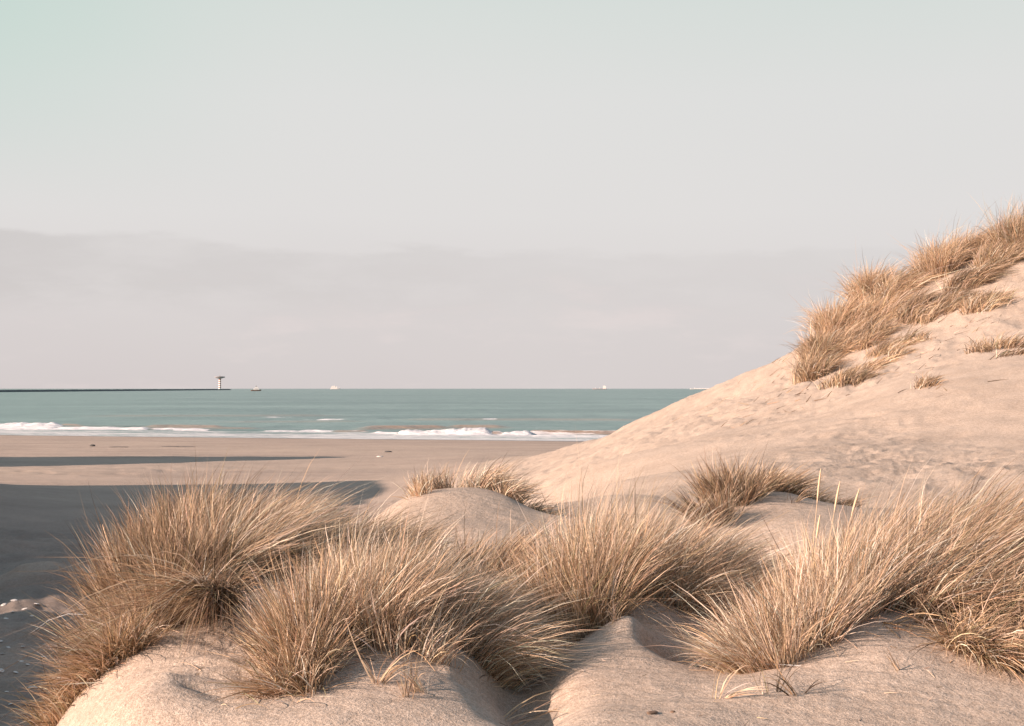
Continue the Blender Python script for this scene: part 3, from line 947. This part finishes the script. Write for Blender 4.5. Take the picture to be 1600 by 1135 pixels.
def seed_stalk(parent, root, px, py, L_, lx, ly, wnd):
    z0 = float(height(np.array([px]), np.array([py]))[0]) + CAMZ
    p0 = np.array([px, py, z0]) - root
    d = np.array([lx, ly, 1.0]); d /= np.linalg.norm(d)
    def pt(s): return p0 + L_ * (d * s + np.array([wnd, 0, -abs(wnd) * 0.4]) * s * s)
    def tube(s0, s1, rf, n=8, m=6):
        V, Fc = [], []
        for i in range(n + 1):
            s = s0 + (s1 - s0) * i / n
            c = pt(s); rr = rf(i / n)
            for k in range(m):
                a = 2 * math.pi * k / m
                V.append((c[0] + rr * math.cos(a), c[1] + rr * math.sin(a), c[2]))
        for i in range(n):
            for k in range(m):
                Fc.append((i * m + k, i * m + (k + 1) % m, (i + 1) * m + (k + 1) % m, (i + 1) * m + k))
        return V, Fc
    st = build('seed_stalk', tube(0, 0.80, lambda t: 0.0016), M_STALK, parent, True)
    build('seed_head', tube(0.78, 1.0, lambda t: 0.0010 + 0.0046 * math.sin(math.pi * min(1, t * 0.93 + 0.04)) ** 0.7), M_HEAD, st, True)

M_STALK = simple('straw_stalk', (0.60, 0.44, 0.28), 0.6, 0.1, 20)
M_HEAD = simple('seed_head_straw', (0.66, 0.47, 0.31), 0.8, 0.18, 160)

def at(u, v):
    p = ray(u, v)
    return p[0], p[1]
def ud(u, d):
    return (u - 800) / F * d, d

GF = 'wind-combed marram tussocks in the foreground'
# 1 left bushy tussock
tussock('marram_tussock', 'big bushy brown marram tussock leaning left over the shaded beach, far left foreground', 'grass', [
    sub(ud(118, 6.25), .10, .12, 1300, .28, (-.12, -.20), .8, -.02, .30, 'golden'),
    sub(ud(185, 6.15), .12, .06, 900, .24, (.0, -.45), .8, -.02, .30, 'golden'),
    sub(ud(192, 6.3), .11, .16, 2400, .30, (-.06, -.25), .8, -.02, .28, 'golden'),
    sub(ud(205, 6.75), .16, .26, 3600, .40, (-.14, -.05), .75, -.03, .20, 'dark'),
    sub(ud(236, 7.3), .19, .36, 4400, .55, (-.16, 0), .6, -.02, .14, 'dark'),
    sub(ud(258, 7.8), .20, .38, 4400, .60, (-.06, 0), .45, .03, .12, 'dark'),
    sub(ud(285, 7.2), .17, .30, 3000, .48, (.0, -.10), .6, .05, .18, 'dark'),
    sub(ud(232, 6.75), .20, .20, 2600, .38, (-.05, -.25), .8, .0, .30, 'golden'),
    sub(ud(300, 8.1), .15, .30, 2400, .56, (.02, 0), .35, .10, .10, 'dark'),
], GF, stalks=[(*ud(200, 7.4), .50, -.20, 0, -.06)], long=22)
# 2 fan behind, rooted right of it
tussock('marram_tussock', 'tall straw marram tussock sweeping right behind the left sand mound, beside the bushy brown one', 'grass', [
    sub(ud(350, 7.6), .13, .22, 3000, .58, (.08, 0), .55, .20, .10, 'light'),
    sub(ud(405, 8.0), .21, .34, 4200, .52, (.26, 0), .45, .28, .12, 'light'),
    sub(ud(470, 8.3), .25, .36, 3800, .48, (.34, 0), .45, .30, .14, 'light'),
    sub(ud(560, 8.7), .25, .30, 2800, .46, (.42, 0), .5, .28, .16, 'mid'),
    sub(ud(415, 7.55), .22, .11, 1500, .36, (.55, -.10), .6, .25, .22, 'dark'),
    sub(ud(510, 8.1), .25, .18, 2000, .38, (.48, 0), .6, .25, .20, 'golden'),
], GF, long=24)
# hanging dead tuft
tussock('dead_grass_tuft', 'dark dead tuft hanging down the lit sand from the root of the tall straw tussock', 'grass', [
    sub(ud(338, 6.85), .045, .05, 1100, 1.15, (.17, -.95), .10, -.03, .30, 'dark', up=.42, jit=.06, lj=.2, cone=.1),
    sub(ud(330, 7.2), .08, .05, 200, .50, (.1, -.7), .4, .0, .15, 'golden', up=.3, jit=.2),
    sub(ud(300, 7.0), .12, .08, 160, .30, (-.2, -.8), .5, -.05, .3, 'dark', up=.25, jit=.2),
    sub(ud(420, 7.35), .22, .06, 120, .26, (.2, -.8), .5, .1, .3, 'dark', up=.35, jit=.25)])
# 3 middle tussock
tussock('marram_tussock', 'broad light straw marram tussock spilling over the middle sand mound, fanned to both sides', 'grass', [
    sub(ud(468, 5.72), .09, .14, 2000, .36, (-.16, -.06), .7, .0, .20, 'golden'),
    sub(ud(500, 6.05), .12, .24, 3200, .46, (-.10, 0), .50, .05, .12, 'mid'),
    sub(ud(560, 6.30), .17, .28, 4200, .50, (.0, 0), .35, .12, .10, 'light'),
    sub(ud(615, 6.5), .19, .30, 4400, .50, (.08, 0), .35, .16, .10, 'light'),
    sub(ud(675, 6.6), .18, .28, 4200, .48, (.20, 0), .45, .20, .14, 'light'),
    sub(ud(728, 6.5), .13, .22, 2900, .48, (.42, -.02), .60, .22, .20, 'light'),
    sub(ud(758, 6.32), .07, .08, 620, .48, (.85, -.08), .6, .12, .32, 'light'),
    sub(ud(600, 6.0), .18, .08, 800, .38, (.05, -.10), .5, .08, .16, 'mid'),
    sub(ud(652, 5.85), .10, .07, 300, .34, (.15, -.12), .6, .12, .2, 'light'),
    sub(ud(450, 5.48), .09, .05, 800, .28, (-.30, -.25), .8, .0, .35, 'golden'),
], GF, long=28)
# dark tuft in the saddle
tussock('marram_tussock', 'small dark brown tussock between the middle tussock and the back sand mound', 'grass', [
    sub(ud(770, 8.5), .19, .22, 1900, .40, (.15, 0), .5, .15, .14, 'dark'),
    sub(ud(800, 8.7), .14, .20, 900, .50, (.35, 0), .5, .28, .12, 'mid'),
], GF)
# 4 centre tussock
tussock('marram_tussock', 'pale upright marram tussock behind the peaked centre sand mound', 'grass', [
    sub(ud(868, 7.35), .17, .28, 2600, .50, (-.12, 0), .55, .05, .18, 'dark'),
    sub(ud(902, 7.15), .17, .22, 2800, .52, (-.10, -.05), .5, .05, .16, 'golden'),
    sub(ud(945, 7.75), .20, .34, 3800, .70, (.02, 0), .4, .12, .10, 'light'),
    sub(ud(1005, 7.85), .20, .32, 4000, .64, (.12, 0), .35, .18, .10, 'light'),
    sub(ud(1062, 7.8), .18, .30, 3200, .58, (.28, 0), .45, .24, .14, 'light'),
    sub(ud(1110, 7.7), .16, .26, 2600, .48, (.48, -.04), .55, .22, .20, 'light'),
    sub(ud(1085, 7.45), .10, .08, 420, .36, (.5, -.15), .6, .1, .3, 'light'),
    sub(ud(1010, 7.4), .10, .05, 70, .30, (.1, -.2), .7, .1, .35, 'light'),
], GF, long=20)
# 5 right tussock
tussock('marram_tussock', 'very large marram tussock swept right across the right foreground mound', 'grass', [
    sub(ud(1200, 6.2), .10, .20, 1900, .42, (-.42, -.05), .55, .02, .26, 'light'),
    sub(ud(1235, 6.4), .13, .26, 3000, .44, (-.16, 0), .45, .05, .16, 'mid'),
    sub(ud(1285, 6.75), .17, .30, 3800, .50, (.0, 0), .35, .12, .10, 'mid'),
    sub(ud(1345, 7.1), .20, .36, 4400, .58, (.10, 0), .35, .20, .10, 'mid'),
    sub(ud(1410, 7.3), .24, .38, 4600, .66, (.26, 0), .35, .26, .10, 'mid'),
    sub(ud(1490, 7.5), .26, .40, 4400, .66, (.36, 0), .4, .30, .12, 'golden'),
    sub(ud(1580, 7.7), .26, .40, 3800, .60, (.45, 0), .45, .30, .14, 'dark'),
    sub(ud(1660, 7.8), .24, .40, 2000, .56, (.50, 0), .45, .30, .14, 'mid'),
    sub(ud(1178, 6.05), .07, .06, 200, .34, (-.8, -.15), .5, .0, .3, 'light'),
], GF, stalks=[(*ud(1262, 6.9), .78, .04, 0, .04), (*ud(1280, 6.8), .70, .08, 0, .06), (*ud(1300, 6.9), .66, .10, 0, .10), (*ud(1262, 6.7), .56, .04, 0, .06)], long=28)
# 6 drooping dark mass at the right edge
tussock('marram_tussock', 'dark drooping tussock hanging over the sand at the right edge of the foreground', 'grass', [
    sub(ud(1470, 6.65), .15, .16, 2800, .54, (.70, -.30), .5, .10, .40, 'dark'),
    sub(ud(1530, 6.6), .20, .20, 3400, .54, (.65, -.35), .5, .10, .40, 'dark'),
    sub(ud(1610, 6.5), .20, .20, 3000, .52, (.40, -.35), .6, .05, .36, 'dark'),
    sub(ud(1530, 6.10), .10, .09, 1500, .40, (.15, -.50), .5, .05, .35, 'golden', up=.5),
    sub(ud(1590, 6.05), .10, .09, 1500, .42, (.0, -.50), .6, .05, .35, 'golden', up=.5),
], GF)
tussock('dead_grass_tuft', 'a few broad dark dead leaves hanging over the right sand mound', 'grass', [
    sub(ud(1440, 6.5), .05, .04, 34, .30, (.0, -.75), .8, .0, .3, 'dark', up=.25, w=.009, jit=.35),
    sub(ud(1370, 6.35), .06, .04, 20, .26, (.15, -.7), .6, .0, .3, 'dark', up=.3, w=.007, jit=.3)])

# thin young tufts standing alone in the sand
LSC[0] = 1.0; DENS[0] = 1.0; SPREAD[0] = 1.0; FANF[0] = 1.0
def sprig(u, v, n, L, lean, label, mix='light', fan=.8, wind=.1, droop=.3, rad=.03):
    tussock('grass_sprig', label, 'grass sprig', [sub(at(u, v), rad, rad, n, L, lean, fan, wind, droop, mix, tuft=.02, w=.0042)], 'thin grass sprigs in the sand', single=True)
sprig(785, 1118, 11, .40, (1.2, -.1), 'wispy pale sprig leaning right out of the shaded hollow at the bottom', fan=.6, droop=.35)
sprig(640, 1085, 26, .24, (.1, 0), 'small forked sprig low on the lit face of the middle mound', 'dark')
sprig(672, 1078, 20, .22, (.2, 0), 'short sprig with upright stems right of the forked one on the middle mound', 'mid')
sprig(590, 1065, 22, .20, (.05, 0), 'short dark sprig on the crest of the middle mound', 'mid')
sprig(1245, 1085, 16, .22, (-.35, 0), 'dark leaning sprig below the right tussock', 'dark')
sprig(1200, 1080, 12, .20, (-.2, 0), 'thin sprig left of the leaning one below the right tussock', 'dark')
sprig(1125, 1088, 10, .18, (.5, 0), 'tiny curled sprig at the edge of the centre hollow', 'mid')
sprig(960, 970, 22, .22, (.1, 0), 'pale sprig standing on the peak of the centre mound', 'light')
sprig(905, 985, 30, .16, (.2, 0), 'low ragged sprig on the left shoulder of the centre mound', 'mid')
sprig(1078, 1000, 12, .26, (.0, 0), 'thin pale sprig by the lip of the centre hollow', 'light')
sprig(1410, 1050, 7, .16, (.1, 0), 'single dark twig in the face of the right mound', 'dark')
sprig(1235, 785, 18, .22, (.1, 0), 'tiny dark sprig on the right back mound', 'dark', rad=.06)

# grass on the back mounds
LSC[0] = 0.85; DENS[0] = 0.85
tussock('marram_tussock', 'thin pale marram fringe on the crest of the left back mound', 'grass', [
    sub(ud(665, 11.3), .12, .16, 300, .22, (.0, 0), .6, .16, .14, 'mid', w=.005),
    sub(ud(715, 11.7), .25, .30, 650, .28, (.18, 0), .45, .22, .14, 'light', w=.005),
    sub(ud(765, 11.9), .25, .30, 800, .30, (.25, 0), .45, .28, .16, 'light', w=.005),
    sub(ud(800, 11.6), .14, .20, 350, .26, (.45, 0), .5, .25, .22, 'mid', w=.005),
    sub(ud(850, 11.6), .16, .10, 160, .26, (.5, 0), .5, .2, .25, 'dark', w=.005)], 'marram on the back mounds')
tussock('marram_tussock', 'dense brown marram tussock curving over the right back mound', 'grass', [
    sub(ud(1112, 10.9), .13, .22, 1100, .34, (-.30, 0), .5, .0, .2, 'dark', w=.005),
    sub(ud(1145, 11.6), .20, .28, 2000, .40, (-.05, 0), .55, .10, .14, 'dark', w=.005),
    sub(ud(1190, 12.2), .24, .28, 2000, .38, (.15, 0), .45, .22, .14, 'dark', w=.005),
    sub(ud(1238, 12.5), .24, .22, 1300, .28, (.45, 0), .45, .28, .2, 'dark', w=.005),
    sub(ud(1285, 12.6), .22, .22, 700, .26, (.5, 0), .45, .25, .2, 'dark', w=.005)], 'marram on the back mounds')

# marram on the big dune
LSC[0] = 0.78; DENS[0] = 1.0; FANF[0] = 0.45
GD = 'marram tussocks along the crest of the big dune'
def dune_tuft(u, v, rx, ry, n, L, lean, mix, label, wind=.3, fan=.5, droop=.30, w=.0100):
    x, y = at(u, v)
    rx, ry, n = rx * 1.3, ry * 1.3, int(n * 1.7)
    tussock('marram_tussock', label, 'grass', [sub((x, y), rx, ry, n, L, (lean, 0), fan, wind, droop, mix, tuft=.16, w=w, jit=.20, lj=.2, cone=.25)], GD, seg=4)
dune_tuft(1270, 592, .18, .45, 1300, .90, .06, 'dark', 'dark shaggy tussock lowest on the left side of the big dune crest', .2)
dune_tuft(1280, 562, .22, .5, 1500, .95, .04, 'golden', 'steep golden tussock just above the lowest dark one on the big dune', .2)
dune_tuft(1300, 520, .18, .4, 1400, 1.15, -.04, 'dune', 'peaked tussock against the sky on the lower left of the dune crest', .10)
dune_tuft(1308, 548, .28, .5, 1200, .75, .20, 'dune', 'tussock right of the peaked one, leaning uphill', .3)
dune_tuft(1330, 508, .26, .5, 1300, .75, .05, 'dune', 'pale orange tussock halfway up the dune crest against the sky', .2)
dune_tuft(1362, 535, .30, .45, 1100, .65, .35, 'dark', 'dark hollow tussock above the bare sand on the dune')
dune_tuft(1356, 462, .20, .4, 1500, 1.30, -.05, 'dune', 'spiky tallest tussock standing against the sky halfway up the dune', .12, .12)
dune_tuft(1388, 466, .36, .6, 2000, 1.05, .20, 'golden', 'rounded combed tussock right of the spiky tallest one', .45)
dune_tuft(1376, 497, .38, .5, 1300, .80, .25, 'dune', 'low straw tussock under the rounded combed one', .4)
dune_tuft(1424, 452, .22, .4, 700, .70, .20, 'dune', 'small tussock in the notch of the dune skyline', .3)
dune_tuft(1432, 494, .26, .4, 1300, .85, .45, 'dark', 'very dark tussock in the middle of the dune grass above the sand', .5)
dune_tuft(1474, 486, .42, .35, 1000, .50, .35, 'golden', 'flattened tussock lying right of the very dark one', .45)
dune_tuft(1468, 425, .34, .5, 2000, 1.15, -.05, 'dune', 'big dome shaped tussock on the upper skyline, its left half', .15)
dune_tuft(1512, 402, .42, .5, 2200, 1.05, .20, 'dune', 'big dome shaped tussock on the upper skyline, its right half', .4)
dune_tuft(1508, 448, .28, .35, 1200, .75, .40, 'dark', 'dark swirled tussock below the upper dome', .5)
dune_tuft(1538, 480, .32, .35, 900, .60, .25, 'golden', 'ragged tussock with trailing ends at the lower right of the dune grass', .3)
dune_tuft(1560, 412, .36, .5, 1500, .80, .25, 'golden', 'golden tussock close to the right edge below the topmost clump', .35)
dune_tuft(1592, 385, .30, .5, 2200, 1.45, .10, 'golden', 'topmost marram clump at the right edge of the skyline', .2)
dune_tuft(1640, 360, .5, .6, 1600, 1.4, .20, 'golden', 'marram clump at the very edge, right of the topmost one', .3)
dune_tuft(1400, 545, .5, .5, 700, .45, .40, 'golden', 'thin straggling grass at the upper end of the trailing streak on the dune', .3)
dune_tuft(1372, 568, .5, .35, 420, .35, .45, 'golden', 'thin straggling grass in the middle of the trailing streak on the dune', .3)
dune_tuft(1322, 600, .28, .35, 620, .45, .15, 'dark', 'small lone dark tuft on the bare dune face, left')
dune_tuft(1345, 585, .35, .25, 200, .30, .5, 'golden', 'thin straggling grass at the lower end of the trailing streak on the dune', .3)
dune_tuft(1453, 603, .12, .15, 120, .28, .1, 'dark', 'tiny lone tuft in the middle of the bare dune face')
dune_tuft(1560, 545, .35, .25, 420, .42, .1, 'dark', 'dark arched tuft on the bare dune face near the right edge')
dune_tuft(1590, 556, .3, .2, 200, .35, .6, 'dark', 'trailing roots right of the arched tuft on the bare dune face', .4)

# loose straw blown over the sand
def straw(label, n, xr, yr, L, w, mix, clump):
    cx = rng.uniform(*xr, clump); cy = rng.uniform(*yr, clump)
    k = rng.integers(0, clump, n)
    sc = (xr[1] - xr[0]) * 0.06
    x = cx[k] + rng.normal(0, sc, n); y = cy[k] + rng.normal(0, sc * 1.2, n)
    z = height(x, y) + CAMZ + w * 0.4
    a = rng.normal(0.7, 0.7, n)
    e = 0.05
    d = np.stack([np.cos(a), np.sin(a), np.zeros(n)], 1)
    d[:, 2] = (height(x + e * d[:, 0], y + e * d[:, 1]) + CAMZ + w * 0.4 - z) / e + rng.uniform(0, .25, n)
    d = norm(d)
    root = np.array([x.mean(), y.mean(), z.min()])
    V, q, t, kk = blade_geo(np.stack([x, y, z], 1) - root, d, rng.normal(0, .06, (n, 3)) * np.array([1, 1, .2]), L * rng.uniform(.4, 1.5, n), w * rng.uniform(.6, 1.4, n), 3)
    col = np.repeat(np.hstack([palette(mix, n), np.ones((n, 1))]), kk, 0)
    o = link('loose_straw', mesh_np('loose_straw', V, [q, t], True, {'tint': ('FLOAT_COLOR', col)}), M_GRASS, None, tuple(root))
    tag(o, label, 'straw', None, 'stuff')
straw('loose straw and root ends scattered over the bare face of the big dune', 520, (4.5, 12.5), (23.0, 38.0), .28, .013, 'dark', 60)
straw('loose straw ends lying on the foreground sand', 150, (-1.7, 2.3), (5.25, 7.2), .05, .0028, 'mid', 40)

# ------------------------------------------------------------------ litter: shells, stones, bits of wood
M_SHELL = simple('shell', (0.62, 0.57, 0.52), 0.45, 0.15, 30)
M_WOOD = simple('driftwood', (0.16, 0.10, 0.065), 0.85, 0.35, 30)
M_STONE = simple('dark_stone', (0.09, 0.085, 0.08), 0.85, 0.3, 12)

def blob(name, u, v, s, m, label, cat, group=None, flat=0.45, rot=None, elong=1.0):
    x, y, z = ray(u, v, 4.6, 118)
    n, k = 6, 9
    V, Fc = [], []
    V.append((0, 0, s * flat))
    for i in range(1, n):
        a = math.pi * i / n
        for j in range(k):
            b = 2 * math.pi * j / k
            rr = s * (1 + random.uniform(-.14, .14))
            V.append((rr * elong * math.sin(a) * math.cos(b), rr * math.sin(a) * math.sin(b), rr * flat * math.cos(a)))
    V.append((0, 0, -s * flat))
    for j in range(k):
        Fc.append((0, 1 + j, 1 + (j + 1) % k))
        for i in range(n - 2):
            a = 1 + i * k
            Fc.append((a + j, a + k + j, a + k + (j + 1) % k, a + (j + 1) % k))
        a = 1 + (n - 2) * k
        Fc.append((a + j, len(V) - 1, a + (j + 1) % k))
    o = build(name, (V, Fc), m, None, True)
    o.location = (x, y, z + s * flat * 0.35)
    o.rotation_euler = (0, 0, random.uniform(0, 6) if rot is None else rot)
    tag(o, label, cat, group)

def shell_mesh(s):
    """a scallop-like half shell: ribbed shallow dome"""
    V, Fc = [(0, 0, s * .30)], []
    n = 16
    for i, (rr, zz) in enumerate(((.4, .26), (.75, .16), (1.0, 0.0))):
        for j in range(n):
            a = 2 * math.pi * j / n
            k = 1 + (.07 if j % 2 else -.05) * (i + 1) / 3
            V.append((s * rr * k * math.cos(a), s * rr * .82 * k * math.sin(a), s * zz + (s * .03 if j % 2 else 0)))
    for j in range(n):
        Fc.append((0, 1 + j, 1 + (j + 1) % n))
        for i in range(2):
            a = 1 + i * n
            Fc.append((a + j, a + n + j, a + n + (j + 1) % n, a + (j + 1) % n))
    me = bpy.data.meshes.new('shell')
    me.from_pydata(V, [], Fc)
    me.materials.append(M_SHELL)
    return me
SM = [shell_mesh(s) for s in (.030, .040, .055)]
spots = [(8, 945), (22, 957), (40, 952), (16, 1012), (36, 1033), (5, 1048), (14, 1080), (52, 962), (6, 1022), (28, 1050), (46, 1040), (60, 944),
         (2, 1002), (55, 1075), (38, 1012), (70, 1028), (24, 938), (12, 966), (50, 1120), (20, 1100)]
for (u, v) in spots:
    x, y, z = ray(u, v, 9.0, 60)
    o = bpy.data.objects.new('shell', random.choice(SM))
    COL.objects.link(o)
    o.location = (x, y, z + .004)
    o.rotation_euler = (random.uniform(-.3, .3), random.uniform(-.3, .3), random.uniform(0, 6))
    row = 'farthest' if v < 970 else 'middle' if v < 1060 else 'nearest'
    tag(o, 'small white shell in the %s scatter on the shaded ground at the lower left' % row, 'shell', 'shells in the %s scatter on the shaded ground' % row)
blob('driftwood_bit', 1018, 1114, .016, M_WOOD, 'slim brown bit of bark lying on the smooth sand at the bottom', 'wood', None, .4, 0.9, 2.0)
blob('driftwood_bit', 1050, 1112, .008, M_WOOD, 'tiny brown crumb of wood right of the slim bark bit', 'wood', None, .6, 0.3, 1.3)
blob('pebble', 866, 793, .022, M_SHELL, 'single white pebble at the shaded foot of the left back mound', 'pebble')
blob('beach_stone', 606, 707, .15, M_STONE, 'dark lump lying alone on the middle of the beach', 'stone', None, .4, 0, 1.6)
blob('beach_stone', 594, 714, .12, M_SHELL, 'white lump lying just nearer than the dark one on the beach', 'stone', None, .3, 0, 1.6)
blob('beach_stone', 145, 698, .16, M_STONE, 'dark lump on the sunlit beach at the left', 'stone', None, .6, 0, 1.2)
for (u, v, lab) in ((266, 698.5, 'left one of the thin dark weed strips on the beach'), (290, 699, 'right one of the thin dark weed strips on the beach'), (186, 699, 'faint short weed strip on the beach left of the pair')):
    blob('seaweed_strip', u, v, .12, M_STONE, lab, 'seaweed', None, .25, 0, 5.0)
